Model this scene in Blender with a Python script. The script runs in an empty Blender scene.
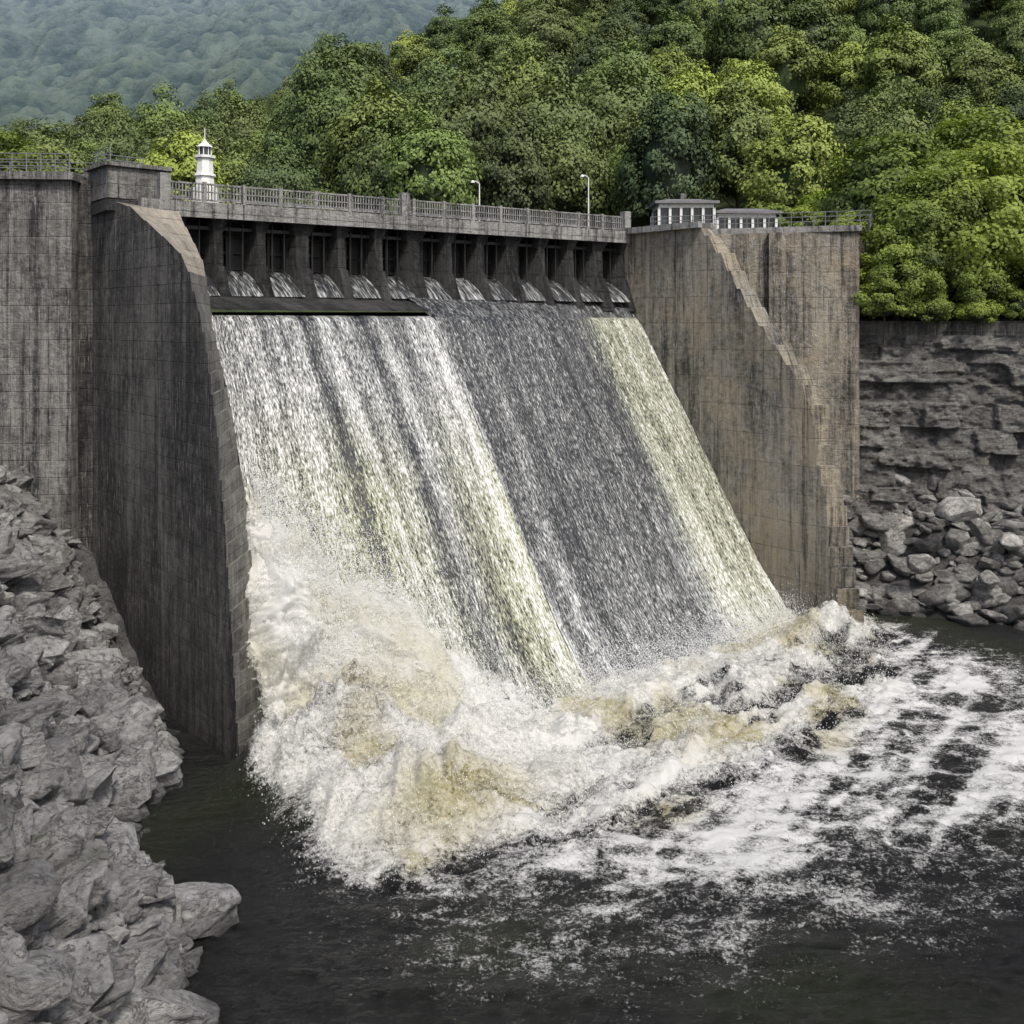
import bpy, math, random
import numpy as np
from mathutils import Vector
rng=np.random.default_rng(7); random.seed(7)
scene=bpy.context.scene
W=-20.0
DX,DY=.751,.66; NX,NY=.66,-.751
def P(s,t,z=None):
    x=-16.3+DX*s+NX*t; y=54.4+DY*s+NY*t
    return (x,y) if z is None else (x,y,z)
def ST(x,y):
    rx=x+16.3; ry=y-54.4
    return rx*DX+ry*DY, rx*NX+ry*NY
# ---------- noise ----------
def _h(ix,iy,iz,seed):
    n=(ix*374761393+iy*668265263+iz*2147483647+seed*1274126177)&0xffffffff
    n=((n^(n>>13))*1274126177)&0xffffffff
    n=((n^(n>>16))*2246822519)&0xffffffff
    return ((n^(n>>15))&0xffffff)/float(0xffffff)
def vn(x,y,z=0.0,seed=0):
    x=np.asarray(x,float);y=np.asarray(y,float);z=np.asarray(z,float)+0*x
    ix=np.floor(x).astype(np.int64);iy=np.floor(y).astype(np.int64);iz=np.floor(z).astype(np.int64)
    fx=x-ix;fy=y-iy;fz=z-iz
    fx=fx*fx*(3-2*fx);fy=fy*fy*(3-2*fy);fz=fz*fz*(3-2*fz)
    r=0
    for a in (0,1):
        for b in (0,1):
            for c in (0,1):
                w=(fx if a else 1-fx)*(fy if b else 1-fy)*(fz if c else 1-fz)
                r=r+w*_h(ix+a,iy+b,iz+c,seed)
    return r*2-1
def fbm(x,y,z=0.0,o=4,seed=0,g=.5):
    r=0;a=1;f=1;t=0
    for i in range(o):
        r=r+a*vn(x*f,y*f,np.asarray(z)*f,seed+i*17);t+=a;a*=g;f*=2.03
    return r/t
def billow(x,y,z=0.0,o=4,seed=0):
    r=0;a=1;f=1;t=0
    for i in range(o):
        r=r+a*(1-np.abs(vn(x*f,y*f,np.asarray(z)*f,seed+i*17))*2);t+=a;a*=.55;f*=2.1
    return r/t
def puff(x,y,z=0.0,o=4,seed=0):
    r=0;a=1;f=1;t=0
    for i in range(o):
        r=r+a*(np.sqrt(vn(x*f,y*f,np.asarray(z)*f,seed+i*17)**2+.01)*2-.6);t+=a;a*=.52;f*=2.1
    return r/t
def sstep(a,b,x):
    t=np.clip((x-a)/(b-a),0,1);return t*t*(3-2*t)
# ---------- node helper ----------
class NT:
    def __init__(s,name):
        s.m=bpy.data.materials.new(name);s.m.use_nodes=True;s.t=s.m.node_tree
        s.t.nodes.clear()
        s.out=s.n('ShaderNodeOutputMaterial')
    def n(s,ty,inp=None,**kw):
        nd=s.t.nodes.new(ty)
        for k,v in kw.items(): setattr(nd,k,v)
        if inp:
            for k,v in inp.items():
                if isinstance(v,bpy.types.NodeSocket): s.t.links.new(v,nd.inputs[k])
                else: nd.inputs[k].default_value=v
        return nd
    def math(s,op,a,b=0.0,c=None,clamp=False):
        i={0:a,1:b}
        if c is not None:i[2]=c
        return s.n('ShaderNodeMath',i,operation=op,use_clamp=clamp).outputs[0]
    def noise(s,vec,scale,detail=4,rough=.55,dist=0.0):
        return s.n('ShaderNodeTexNoise',{'Vector':vec,'Scale':scale,'Detail':detail,'Roughness':rough,'Distortion':dist}).outputs[0]
    def map(s,vec,sc,loc=(0,0,0)):
        return s.n('ShaderNodeMapping',{'Vector':vec,'Scale':sc,'Location':loc}).outputs[0]
    def ramp(s,f,stops):
        nd=s.n('ShaderNodeValToRGB',{'Fac':f});e=nd.color_ramp.elements
        while len(e)<len(stops): e.new(.5)
        for i,(p,c) in enumerate(stops):
            e[i].position=p; e[i].color=(c,c,c,1) if not hasattr(c,'__len__') else tuple(c)+(1,)
        return nd.outputs[0]
    def mix(s,f,a,b,mode='MIX'):
        nd=s.n('ShaderNodeMix',data_type='RGBA',blend_type=mode)
        for k,v in ((0,f),(6,a),(7,b)):
            if isinstance(v,bpy.types.NodeSocket): s.t.links.new(v,nd.inputs[k])
            else: nd.inputs[k].default_value=v if not hasattr(v,'__len__') else tuple(v)+(1,)
        return nd.outputs[2]
    def bsdf(s,col,rough=.8,bump=None,bs=.3,bd=.1,**kw):
        b=s.n('ShaderNodeBsdfPrincipled')
        def st(k,v):
            if isinstance(v,bpy.types.NodeSocket): s.t.links.new(v,b.inputs[k])
            else: b.inputs[k].default_value=v if not hasattr(v,'__len__') else tuple(v)+(1,)
        st('Base Color',col);st('Roughness',rough)
        for k,v in kw.items(): st(k.replace('_',' '),v)
        if bump is not None:
            bp=s.n('ShaderNodeBump',{'Strength':bs,'Distance':bd,'Height':bump}); s.t.links.new(bp.outputs[0],b.inputs['Normal'])
        return b.outputs[0]
    def grey(s,f): return s.n('ShaderNodeCombineColor',{0:f,1:f,2:f}).outputs[0]
    def done(s,sh):
        s.t.links.new(sh,s.out.inputs[0]);return s.m
# ---------- materials ----------
def concrete(name,light,mid,dark,stain=.5,brick=(2.4,1.0),warm=None,rough=.88,line=.7,drips=.95,wetz=True,runs=.485):
    k=NT(name);uv=k.n('ShaderNodeTexCoord').outputs['UV']
    st=k.noise(k.map(uv,(.30,.035,1)),1.0,6,.72,.6)
    st2=k.noise(k.map(uv,(1.7,.12,1),(3,7,0)),1.0,6,.75,.4)
    big=k.noise(uv,.16,6,.68,.5); fine=k.noise(uv,2.2,10,.78)
    v=k.math('ADD',k.math('MULTIPLY',st,.28),k.math('MULTIPLY',st2,.25))
    v=k.math('ADD',v,k.math('ADD',k.math('MULTIPLY',big,.22),k.math('MULTIPLY',fine,.25)))
    c=k.ramp(v,[(stain-.06,dark),(stain-.005,mid),(stain+.05,light)])
    if warm:
        c=k.mix(k.ramp(big,[(.42,0.),(.62,.9)]),c,warm,'MULTIPLY')
    run=k.noise(k.map(uv,(1.9,.055,1),(1,11,0)),1.,7,.78,.3)
    c=k.mix(k.math('MULTIPLY',k.ramp(run,[(runs-.08,drips),(runs,0.)]),k.ramp(fine,[(.35,1.),(.65,.45)])),c,(.016,.016,.016))
    br=k.n('ShaderNodeTexBrick',{'Vector':uv,'Color1':(1,1,1,1),'Color2':(.55,.55,.55,1),'Mortar':(.0,.0,.0,1),'Scale':1.0,'Mortar Size':.03,'Mortar Smooth':1.,'Brick Width':brick[0],'Row Height':brick[1]})
    lf=k.math('MULTIPLY',k.ramp(k.noise(uv,.7,4,.6),[(.35,.3),(.6,1.)]),line)
    c=k.mix(lf,c,br.outputs[0],'MULTIPLY')
    fl=k.noise(k.map(uv,(7,.75,1),(5,2,0)),1.,4,.72)
    fl2=k.noise(k.map(uv,(.22,.3,1),(8,2,0)),1.,4,.6)
    c=k.mix(k.math('MULTIPLY',k.ramp(fl,[(.55,0.),(.63,.85*drips)]),k.ramp(fl2,[(.40,0.),(.56,1.)])),c,tuple(min(.5,x*1.5) for x in light))
    if wetz:
        o=k.n('ShaderNodeTexCoord').outputs['Object'];pz=k.n('ShaderNodeSeparateXYZ',{0:o}).outputs[2]
        wf=k.n('ShaderNodeMapRange',{'Value':k.math('ADD',pz,k.math('MULTIPLY',st2,6.)),'From Min':W+2,'From Max':W+11,'To Min':.42,'To Max':1.}).outputs[0]
        c=k.mix(1.,c,k.grey(wf),'MULTIPLY')
    h=k.math('ADD',k.math('MULTIPLY',k.math('SUBTRACT',1.0,br.outputs['Fac']),.7),k.math('MULTIPLY',fine,2.4))
    return k.done(k.bsdf(c,rough,h,1.,.24))
M_wallL=concrete('concrete_grey',(.46,.45,.42),(.24,.235,.22),(.06,.058,.055),.5,(2.1,1.0))
M_but=concrete('concrete_dark',(.25,.24,.22),(.11,.105,.098),(.025,.024,.023),.505,(2.1,.98))
M_rib=concrete('concrete_ribbon',(.40,.39,.35),(.25,.24,.215),(.09,.086,.078),.49,(40,.98),line=.8,drips=.4)
M_ribtop=concrete('concrete_pale',(.66,.60,.49),(.50,.45,.36),(.24,.215,.18),.48,(40,.98),line=.4,drips=.3)
M_wallR=concrete('concrete_brown',(.54,.50,.42),(.31,.29,.245),(.07,.065,.056),.49,(3.9,1.9),warm=(1,.9,.74),line=.4,runs=.475)
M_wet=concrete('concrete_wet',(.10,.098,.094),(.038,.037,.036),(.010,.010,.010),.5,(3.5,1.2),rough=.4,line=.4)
M_pale=concrete('concrete_parapet',(.48,.475,.45),(.31,.305,.29),(.09,.088,.084),.48,(6,3),line=.15)
M_stone=concrete('stone_wall_dark',(.28,.27,.25),(.15,.145,.135),(.05,.05,.048),.5,(1.8,.7),line=.6)
def simple(name,col,rough=.6,metal=0.,var=.3):
    k=NT(name);o=k.n('ShaderNodeTexCoord').outputs['Object']
    n=k.noise(o,3.,5,.6)
    c=k.mix(k.ramp(n,[(.35,0.),(.65,1.)]),tuple(x*(1-var) for x in col),col)
    return k.done(k.bsdf(c,rough,n,.15,.02,Metallic=metal))
M_white=simple('white_paint',(.78,.78,.76),.5,var=.12)
M_metal=simple('galvanised_steel',(.3,.31,.32),.45,.6)
M_dark=simple('dark_steel',(.03,.03,.031),.5,.2)
M_glass=simple('window_glass',(.05,.06,.065),.08)
M_roof=simple('roof_slate',(.2,.2,.21),.7)
def rockmat(name,a,b,c3,moss=0.0,lay=4.5):
    k=NT(name);g=k.n('ShaderNodeNewGeometry');o=k.n('ShaderNodeTexCoord').outputs['Object']
    n1=k.noise(o,.8,8,.65);n2=k.noise(o,5,10,.78);n3=k.noise(k.map(o,(1,1,lay)),1.4,8,.75,.4)
    v=k.math('ADD',k.math('MULTIPLY',n1,.3),k.math('ADD',k.math('MULTIPLY',n2,.4),k.math('MULTIPLY',n3,.3)))
    c=k.ramp(v,[(.37,a),(.48,b),(.59,c3)])
    cr=k.ramp(k.noise(k.map(o,(1,1,1.9)),1.0,7,.72,1.2),[(.42,1.),(.445,.2),(.46,1.)])
    c=k.mix(.7,c,cr,'MULTIPLY')
    at=k.n('ShaderNodeAttribute',attribute_name='tone').outputs['Fac']
    c=k.mix(1.,c,k.grey(at),'MULTIPLY')
    nz=k.n('ShaderNodeSeparateXYZ',{0:g.outputs['Normal']}).outputs[2]
    if moss:
        mk_=k.math('MULTIPLY',k.ramp(nz,[(.35,0.),(.7,1.)]),k.ramp(k.noise(o,.16,4,.6),[(.60,0.),(.66,moss)]))
        c=k.mix(mk_,c,(.055,.07,.018))
    pz=k.n('ShaderNodeSeparateXYZ',{0:o}).outputs[2]
    wf=k.n('ShaderNodeMapRange',{'Value':k.math('ADD',pz,k.math('MULTIPLY',n1,1.)),'From Min':W+.6,'From Max':W+1.5,'To Min':.3,'To Max':1.}).outputs[0]
    c=k.mix(1.,c,k.grey(wf),'MULTIPLY')
    h=k.math('ADD',k.math('MULTIPLY',n2,.9),k.math('ADD',k.math('MULTIPLY',n3,1.2),k.math('MULTIPLY',cr,.4)))
    return k.done(k.bsdf(c,.9,h,1.,.22))
M_rock=rockmat('rock_grey',(.11,.109,.107),(.29,.287,.28),(.52,.515,.50),.85,2.6)
M_rockR=rockmat('rock_brown',(.08,.077,.073),(.22,.212,.197),(.42,.41,.39),lay=1.5)
M_cliff=rockmat('rock_strata',(.04,.039,.036),(.125,.12,.111),(.26,.25,.235),.5,6.)
def leafmat(name,dark,light,tr=.0):
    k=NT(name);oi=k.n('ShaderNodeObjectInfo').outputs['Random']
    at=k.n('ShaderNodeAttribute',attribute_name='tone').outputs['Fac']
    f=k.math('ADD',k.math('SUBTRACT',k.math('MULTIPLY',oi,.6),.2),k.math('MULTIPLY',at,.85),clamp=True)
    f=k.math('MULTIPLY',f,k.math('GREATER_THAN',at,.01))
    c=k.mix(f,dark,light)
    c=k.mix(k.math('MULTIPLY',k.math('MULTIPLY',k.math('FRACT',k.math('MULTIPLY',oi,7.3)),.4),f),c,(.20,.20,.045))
    d=k.bsdf(c,.7)
    if tr:
        t=k.n('ShaderNodeBsdfTranslucent',{'Color':k.mix(1.,c,(1.3,1.4,.6),'MULTIPLY')}).outputs[0]
        d=k.n('ShaderNodeMixShader',{0:tr,1:d,2:t}).outputs[0]
    return k.done(d)
M_leafD=leafmat('foliage_dark',(.018,.032,.014),(.105,.165,.05))
M_leafM=leafmat('foliage_mid',(.024,.045,.015),(.18,.26,.06))
M_leafL=leafmat('foliage_light',(.035,.065,.014),(.30,.38,.065))
M_leafN=leafmat('foliage_near',(.022,.040,.012),(.28,.38,.055),.25)  # bright yellow-green leaf colour of the near trees
M_bark=simple('bark',(.09,.07,.05),.9)
# ---------- mesh builders ----------
def link(o,parent=None):
    scene.collection.objects.link(o)
    if parent: o.parent=parent
    return o
def empty(name,loc=(0,0,0)):
    e=bpy.data.objects.new(name,None);e.location=loc;e.empty_display_size=.5
    return link(e)
def mk(name,V,F,mats,parent=None,smooth=False,uv='auto',attrs=None,midx=None,UV=None):
    me=bpy.data.meshes.new(name)
    V=np.asarray(V,np.float32)
    if isinstance(F,np.ndarray):
        nf,k=F.shape
        me.vertices.add(len(V));me.vertices.foreach_set('co',V.ravel())
        me.loops.add(nf*k);me.loops.foreach_set('vertex_index',F.ravel().astype(np.int32))
        me.polygons.add(nf);me.polygons.foreach_set('loop_start',np.arange(0,nf*k,k,dtype=np.int32))
        me.update(calc_edges=True);me.validate()
    else:
        me.from_pydata([tuple(map(float,v)) for v in V],[],F);me.update()
    if not isinstance(mats,(list,tuple)):mats=[mats]
    for m in mats: me.materials.append(m)
    if midx is not None: me.polygons.foreach_set('material_index',np.asarray(midx,np.int32))
    if smooth: me.polygons.foreach_set('use_smooth',np.ones(len(me.polygons),bool))
    if UV is not None:
        l=me.uv_layers.new(name='UVMap');li=np.empty(len(me.loops),np.int32);me.loops.foreach_get('vertex_index',li)
        l.data.foreach_set('uv',np.asarray(UV,np.float32)[li].ravel())
    elif uv=='auto' and len(me.polygons)<60000:
        l=me.uv_layers.new(name='UVMap')
        for p in me.polygons:
            n=p.normal
            if abs(n.z)>.85: tx,ty=None,None
            else:
                q=math.hypot(n.x,n.y);tx,ty=-n.y/q,n.x/q
            for i in p.loop_indices:
                c=me.vertices[me.loops[i].vertex_index].co
                l.data[i].uv=(c.x,c.y) if tx is None else (c.x*tx+c.y*ty,c.z)
    if attrs:
        for k,v in attrs.items():
            a=me.attributes.new(k,'FLOAT','POINT');a.data.foreach_set('value',np.asarray(v,np.float32).ravel())
    return link(bpy.data.objects.new(name,me),parent)
class MB:
    def __init__(s): s.V=[];s.F=[]
    def box(s,p0,p1,w,z0,z1,off=0):
        dx,dy=p1[0]-p0[0],p1[1]-p0[1];L=math.hypot(dx,dy) or 1;nx,ny=-dy/L,dx/L
        b=len(s.V)
        for z in (z0,z1):
            for (q,sg) in ((p0,-1),(p1,-1),(p1,1),(p0,1)):
                s.V.append((q[0]+nx*(off+sg*w/2),q[1]+ny*(off+sg*w/2),z))
        s.F+=[(b+3,b+2,b+1,b),(b+4,b+5,b+6,b+7)]+[(b+i,b+(i+1)%4,b+4+(i+1)%4,b+4+i) for i in range(4)]
    def cyl(s,c,r0,r1,z0,z1,n=12):
        b=len(s.V)
        for r,z in((r0,z0),(r1,z1)):
            for i in range(n):
                a=2*math.pi*i/n;s.V.append((c[0]+r*math.cos(a),c[1]+r*math.sin(a),z))
        s.F+=[tuple(range(b+n-1,b-1,-1)),tuple(range(b+n,b+2*n))]+[(b+i,b+(i+1)%n,b+n+(i+1)%n,b+n+i) for i in range(n)]
    def rod(s,a,c,r,n=6):
        a=Vector(a);c=Vector(c);d=(c-a).normalized();u=d.orthogonal().normalized();v=d.cross(u);b=len(s.V)
        for q in(a,c):
            for i in range(n):
                g=2*math.pi*i/n;s.V.append(tuple(q+u*r*math.cos(g)+v*r*math.sin(g)))
        s.F+=[tuple(range(b+n-1,b-1,-1)),tuple(range(b+n,b+2*n))]+[(b+i,b+(i+1)%n,b+n+(i+1)%n,b+n+i) for i in range(n)]
    def prism(s,bot,top):
        b=len(s.V);n=len(bot);s.V+=list(bot)+list(top)
        s.F+=[tuple(range(b+n-1,b-1,-1)),tuple(range(b+n,b+2*n))]+[(b+i,b+(i+1)%n,b+n+(i+1)%n,b+n+i) for i in range(n)]
    def obj(s,name,mat,parent=None,**k): return mk(name,s.V,s.F,mat,parent,**k)
def gridfaces(nr,nc):
    i=np.arange(nr-1)[:,None]*nc+np.arange(nc-1)[None,:]
    return np.stack([i,i+1,i+nc+1,i+nc],-1).reshape(-1,4)
def fixn(o):
    import bmesh
    bm=bmesh.new();bm.from_mesh(o.data);bmesh.ops.recalc_face_normals(bm,faces=bm.faces);bm.to_mesh(o.data);bm.free()
# ================= DAM =================
dam=empty('concrete_dam')
def loft(name,s_in,s_out,prof_in,prof_out,tback_in,tback_out,zs,step,mats,ztop_switch):
    zi=[p[1] for p in prof_in][::-1];ti=[p[0] for p in prof_in][::-1]
    zo=[p[1] for p in prof_out][::-1];to=[p[0] for p in prof_out][::-1]
    V=[];F=[];mi=[];rows=[]
    for j,z in enumerate(zs):
        for e in ((0,1) if 0<j<len(zs)-1 else (0,)):
            d=0 if e==0 else -step*random.uniform(.5,1.5)
            rows.append((z,np.interp(z,zi,ti)+d,np.interp(z,zo,to)+d))
    for (z,a,b) in rows:
        V+= [P(s_in,tback_in,z),P(s_in,a,z),P(s_out,b,z),P(s_out,tback_out,z)]
    n=len(rows)
    for r in range(n-1):
        b=r*4
        for c in range(4):
            d=(c+1)%4
            F.append((b+c,b+d,b+4+d,b+4+c))
            z=rows[r][0]
            mi.append(0 if c!=1 else (2 if z>ztop_switch else 1))
    F.append((n*4-4,n*4-3,n*4-2,n*4-1));mi.append(2)
    o=mk(name,V,F,mats,dam,midx=mi);fixn(o);return o
inL=[(-6.5,7.25),(-5,6.9),(-1.3,3.6),(-.8,2.9),(0,.4),(2.3,-4.05),(3.86,-8.1),(5.3,-11.4),(6.56,-15.7),(8.55,-20),(8.9,-21)]
outL=[(-8.6,7.5),(-3.6,6.5),(3.2,3.6),(4.3,2.7),(6.1,-.3),(7.6,-5),(8.6,-10.9),(9.8,-19.4),(10,-21)]
zs=list(np.arange(-21,7.2,.98))+[7.2]
loft('left_training_wall',0,-3.2,inL,outL,-12,-12,zs,.2,[M_but,M_rib,M_ribtop],1.8)
inR=[(6.2,6.9),(7.6,5.6),(10.6,.9),(15.0,-4.6),(15.5,-6.5),(17.3,-17.8),(17.9,-21)]
outR=[(6.2,6.9),(8.0,5.6),(11.0,.9),(15.6,-4.6),(16.2,-6.5),(18.2,-17.8),(18.9,-21)]
zr=list(np.arange(-21,6.9,1.3))+[6.9]
loft('right_training_wall',34.5,35.6,inR,outR,-8,-8,zr,.28,[M_wallR,M_wallR,M_wallR],2.0)
b=MB()
b.box((-25.9,61.2),(-62,58.2),6,-21,8.3)
b.obj('left_abutment_wall',M_wallL,dam)
b=MB()
b.box((-21.5,66.2),(-27,66),7,-21,8.0)
b.box((-24.8,59.9),(-26.1,59.9),1.2,-21,8.5)
b.obj('left_recess_wall',M_but,dam)
b=MB()
b.box((-25.6,60.1),(-62,57.1),4.6,8.3,8.75)
b.box(P(-3.3,-8.2),P(.2,-8.2),3.2,7.2,9.0)
b.box(P(-3.5,-8.2),P(.4,-8.2),3.6,9.0,9.25)
b.box((-24.0,61.9),(-25.9,61.9),3,8.0,9.3)
b.obj('pier_cap',M_wallL,dam)
A0=(13.9,80.5);A1=(26.6,77.5)
b=MB();b.box(A0,A1,6,-21,6.85)
b.box((14.0,92),(34,90),22,-2,6.6)
b.box((19.5,75.9),(20.4,75.68),.5,-21,6.85)
b.obj('right_abutment_wall',M_wallR,dam)
b=MB();b.box((11.0,82.5),(27.0,77.5),6.8,6.85,7.3)
b.box(P(34.3,-1),P(34.3,6.3),.5,6.9,7.35);b.box(P(35.8,-1),P(35.8,6.3),.5,6.9,7.35)
b.obj('abutment_coping',M_pale,dam)
# --- deck
def tdk(s): return -5+4*s/34.5
def PD(s,off,z=None):
    return P(s,tdk(s)+off,z) if z is not None else P(s,tdk(s)+off)
b=MB()
b.box(PD(-3.4,-3.0),PD(36,-3.0),5.6,6.35,7.0)
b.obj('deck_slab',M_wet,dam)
b=MB();b.box(PD(-2.,-.05),PD(35,-.05),.7,6.55,7.12);b.box(PD(-2,.15),PD(35,.15),.25,6.2,6.55)
b.obj('deck_fascia',M_pale,dam)
b=MB();nb=13
sp=np.linspace(0,34.5,nb+1)
for i,s in enumerate(sp):
    w=.26 if i%3 else .42
    def q(ds,o,z): return PD(s+ds,o,z)
    b.prism([q(-w,-3,1),q(w,-3,1),q(w,.0,1),q(-w,.0,1)],[q(-w,-3,6.34),q(w,-3,6.34),q(w,-.35,6.34),q(-w,-.35,6.34)])
    b.prism([q(-w*1.6,-.6,.9),q(w*1.6,-.6,.9),q(w*1.3,1.0,.9),q(-w*1.3,1.0,.9)],[q(-w,-.6,3.4),q(w,-.6,3.4),q(w,.03,3.4),q(-w,.03,3.4)])
    b.prism([q(-w*1.2,-1,5.5),q(w*1.2,-1,5.5),q(w*1.2,-.3,5.5),q(-w*1.2,-.3,5.5)],[q(-w*1.9,-1,6.33),q(w*1.9,-1,6.33),q(w*1.9,.1,6.33),q(-w*1.9,.1,6.33)])
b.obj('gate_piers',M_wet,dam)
b=MB()
b.box(PD(-1,-2.6),PD(35,-2.6),.4,1,6.3)
for i in range(nb):
    a,c=sp[i]+.4,sp[i+1]-.4;m=(a+c)/2
    for zz in (3.3,4.3,5.3): b.box(PD(a,-2.25),PD(c,-2.25),.25,zz,zz+.14)
    for ss in (a+.6,m,c-.6): b.box(PD(ss-.07,-2.2),PD(ss+.07,-2.2),.36,3.2,6.3)
    b.rod(PD(m-.4,-.8,6.3),PD(m-.4,-.8,3.0),.06);b.rod(PD(m+.4,-.8,6.3),PD(m+.4,-.8,3.0),.06)
    b.box(PD(sp[i],-.9),PD(sp[i+1],-.9),.2,5.6,5.8)
b.obj('spillway_gates',M_dark,dam)
# ---------- railings ----------
def balustrade(name,fn,s0,s1,z0,h,post=2.4,pick=.3,mat=M_pale,pw=.22,kw=.07,big=()):
    b=MB();n=max(1,round((s1-s0)/post))
    for i in range(n+1):
        s=s0+(s1-s0)*i/n
        b.box(fn(s-pw/2),fn(s+pw/2),pw,z0,z0+h+.08)
    b.box(fn(s0),fn(s1),kw*1.7,z0+h-.1,z0+h);b.box(fn(s0),fn(s1),kw*1.5,z0+h*.52,z0+h*.52+.07);b.box(fn(s0),fn(s1),kw*1.8,z0+.1,z0+.2)
    m=int((s1-s0)/pick)
    for i in range(m):
        s=s0+(i+.5)*pick;b.box(fn(s-kw/2),fn(s+kw/2),kw*.9,z0+.2,z0+h-.1)
    for s in big: b.box(fn(s-.3),fn(s+.3),.6,z0-.5,z0+h+.4)
    return b.obj(name,mat)
balustrade('deck_balustrade',lambda s:PD(s,-.05),-.6,34.4,7.12,1.15,pick=.19,big=(-.6,15.,34.4))
balustrade('deck_balustrade',lambda s:PD(s,-5.4),-1,34.4,7.0,1.1,post=2.6,pick=.5,mat=M_metal,pw=.1,kw=.05)
def metalrail(name,pts,z0,h=1.1,post=2.0,mat=M_metal,r=.035):
    b=MB()
    for (x0,y0),(x1,y1) in zip(pts[:-1],pts[1:]):
        L=math.hypot(x1-x0,y1-y0);n=max(1,int(L/post))
        for i in range(n+1):
            x=x0+(x1-x0)*i/n;y=y0+(y1-y0)*i/n;b.rod((x,y,z0),(x,y,z0+h),r)
        for f in (.35,.68,1.0): b.rod((x0,y0,z0+h*f),(x1,y1,z0+h*f),r*.8)
    return b.obj(name,mat)
metalrail('steel_railing',[(-62,55.4),(-25.8,58.3)],8.75,1.1,.8)
metalrail('steel_railing',[(-62,58.8),(-25.8,61.6)],8.75,1.1,1.6)
metalrail('steel_railing',[(11.0,79.3),(26.8,74.5)],7.3,1.1,.8)
metalrail('steel_railing',[(26.8,74.5),(31,88)],7.3,1.1,1.5)
metalrail('steel_railing',[P(-3.0,-7.0),P(-3.0,-9.8),P(0,-9.8)],9.25,.9,.9)
def lamp(x,y,z,h):
    b=MB();b.cyl((x,y),.13,.1,z,z+.5,10);b.cyl((x,y),.065,.045,z+.5,z+h,8)
    b.rod((x,y,z+h-.02),(x-.25,y-.1,z+h+.15),.035);b.rod((x-.25,y-.1,z+h+.15),(x-.55,y-.2,z+h+.12),.035)
    b.cyl((x-.5,y-.2),.16,.08,z+h+.02,z+h+.2,10)
    b.obj('street_lamp',M_white)
x,y=PD(24.6,-4.9);lamp(x,y,7.0,3.6)
x,y=PD(31.6,-1.0);lamp(x,y,7.0,4.2)
# ---------- lantern turret ----------
tw=empty('white_lantern_tower')
cx,cy=-19.6,63.8
b=MB();b.cyl((cx,cy),.9,.9,7.0,8.6,8);b.cyl((cx,cy),.62,.5,8.6,10.5,8);b.cyl((cx,cy),.7,.66,9.35,9.5,8);b.cyl((cx,cy),.66,.66,10.5,10.66,8)
b.obj('tower_body',M_white,tw)
b=MB();b.cyl((cx,cy),.36,.36,10.66,11.2,8);b.obj('lantern_glass',M_glass,tw)
b=MB()
for i in range(8):
    a=i*math.pi/4+.1;b.rod((cx+.4*math.cos(a),cy+.4*math.sin(a),10.66),(cx+.4*math.cos(a),cy+.4*math.sin(a),11.2),.035)
b.cyl((cx,cy),.55,.2,11.2,11.5,8);b.cyl((cx,cy),.2,.06,11.5,11.7,8);b.rod((cx,cy,11.7),(cx,cy,12.4),.035)
b.obj('lantern_cap',M_white,tw)
# ---------- pavilion ----------
pv=empty('white_pavilion')
def pavil(x0,x1,y,z0,z1,dep):
    n=max(2,round((x1-x0)/1.0))
    b=MB();b.box((x0,y+dep/2),(x1,y+dep/2),dep-.3,z0,z0+.8);b.box((x0,y+dep/2),(x1,y+dep/2),dep-.28,z1-.35,z1)
    for i in range(n+1):
        x=x0+(x1-x0)*i/n;b.box((x-.11,y+.1),(x+.11,y+.1),.2,z0+.8,z1-.35);b.box((x-.09,y+dep-.1),(x+.09,y+dep-.1),.2,z0+.8,z1-.35)
    b.box((x0-.02,y+.12),(x1+.02,y+.12),.1,z0+1.5,z0+1.57)
    b.obj('walls',M_white,pv)
    b=MB();b.box((x0+.1,y+dep/2),(x1-.1,y+dep/2),dep-.6,z0+.8,z1-.35);b.obj('windows',M_glass,pv)
    b=MB();b.box((x0-.4,y+dep/2),(x1+.4,y+dep/2),dep+.7,z1,z1+.22)
    bb=[(x0-.2,y-.1,z1+.22),(x1+.2,y-.1,z1+.22),(x1+.2,y+dep+.1,z1+.22),(x0-.2,y+dep+.1,z1+.22)]
    tt=[(x0+1,y+dep*.45,z1+.6),(x1-1,y+dep*.45,z1+.6),(x1-1,y+dep*.55,z1+.6),(x0+1,y+dep*.55,z1+.6)]
    b.prism(bb,tt);b.obj('roof',M_roof,pv)
pavil(12.8,17.6,87,6.6,10.4,4)
pavil(18.2,23.4,88.5,6.6,9.7,3.5)
b=MB();b.box((15.0,89),(15.5,89),.5,10.2,11.5);b.obj('chimney',M_wallL,pv)

# ================= SPILLWAY WATER =================
prof=np.array([(0,.4),(.35,.15),(.8,-.5),(2.2,-2.7),(4.5,-6.2),(7,-10.),(9.4,-13.8),(11.6,-17),(13.4,-19.1),(15,-20.2),(17,-20.6)])
seg=np.r_[0,np.cumsum(np.hypot(*np.diff(prof,axis=0).T))]
LT=seg[-1]
def pf(l): return np.interp(l,seg,prof[:,0]),np.interp(l,seg,prof[:,1])
_zi=[p[1] for p in inL][::-1];_ti=[p[0] for p in inL][::-1]
def twall(z): return np.interp(z,_zi,_ti)
def tadj(s,t,z):
    w=sstep(-.5,6.5,s);return (np.minimum(twall(z)+.02,t))*(1-w)+t*w
k=NT('falling_water');uv=k.n('ShaderNodeTexCoord').outputs['UV']
at=k.n('ShaderNodeAttribute',attribute_name='dens').outputs['Fac'];tn=k.n('ShaderNodeAttribute',attribute_name='tint').outputs['Fac']
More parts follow.
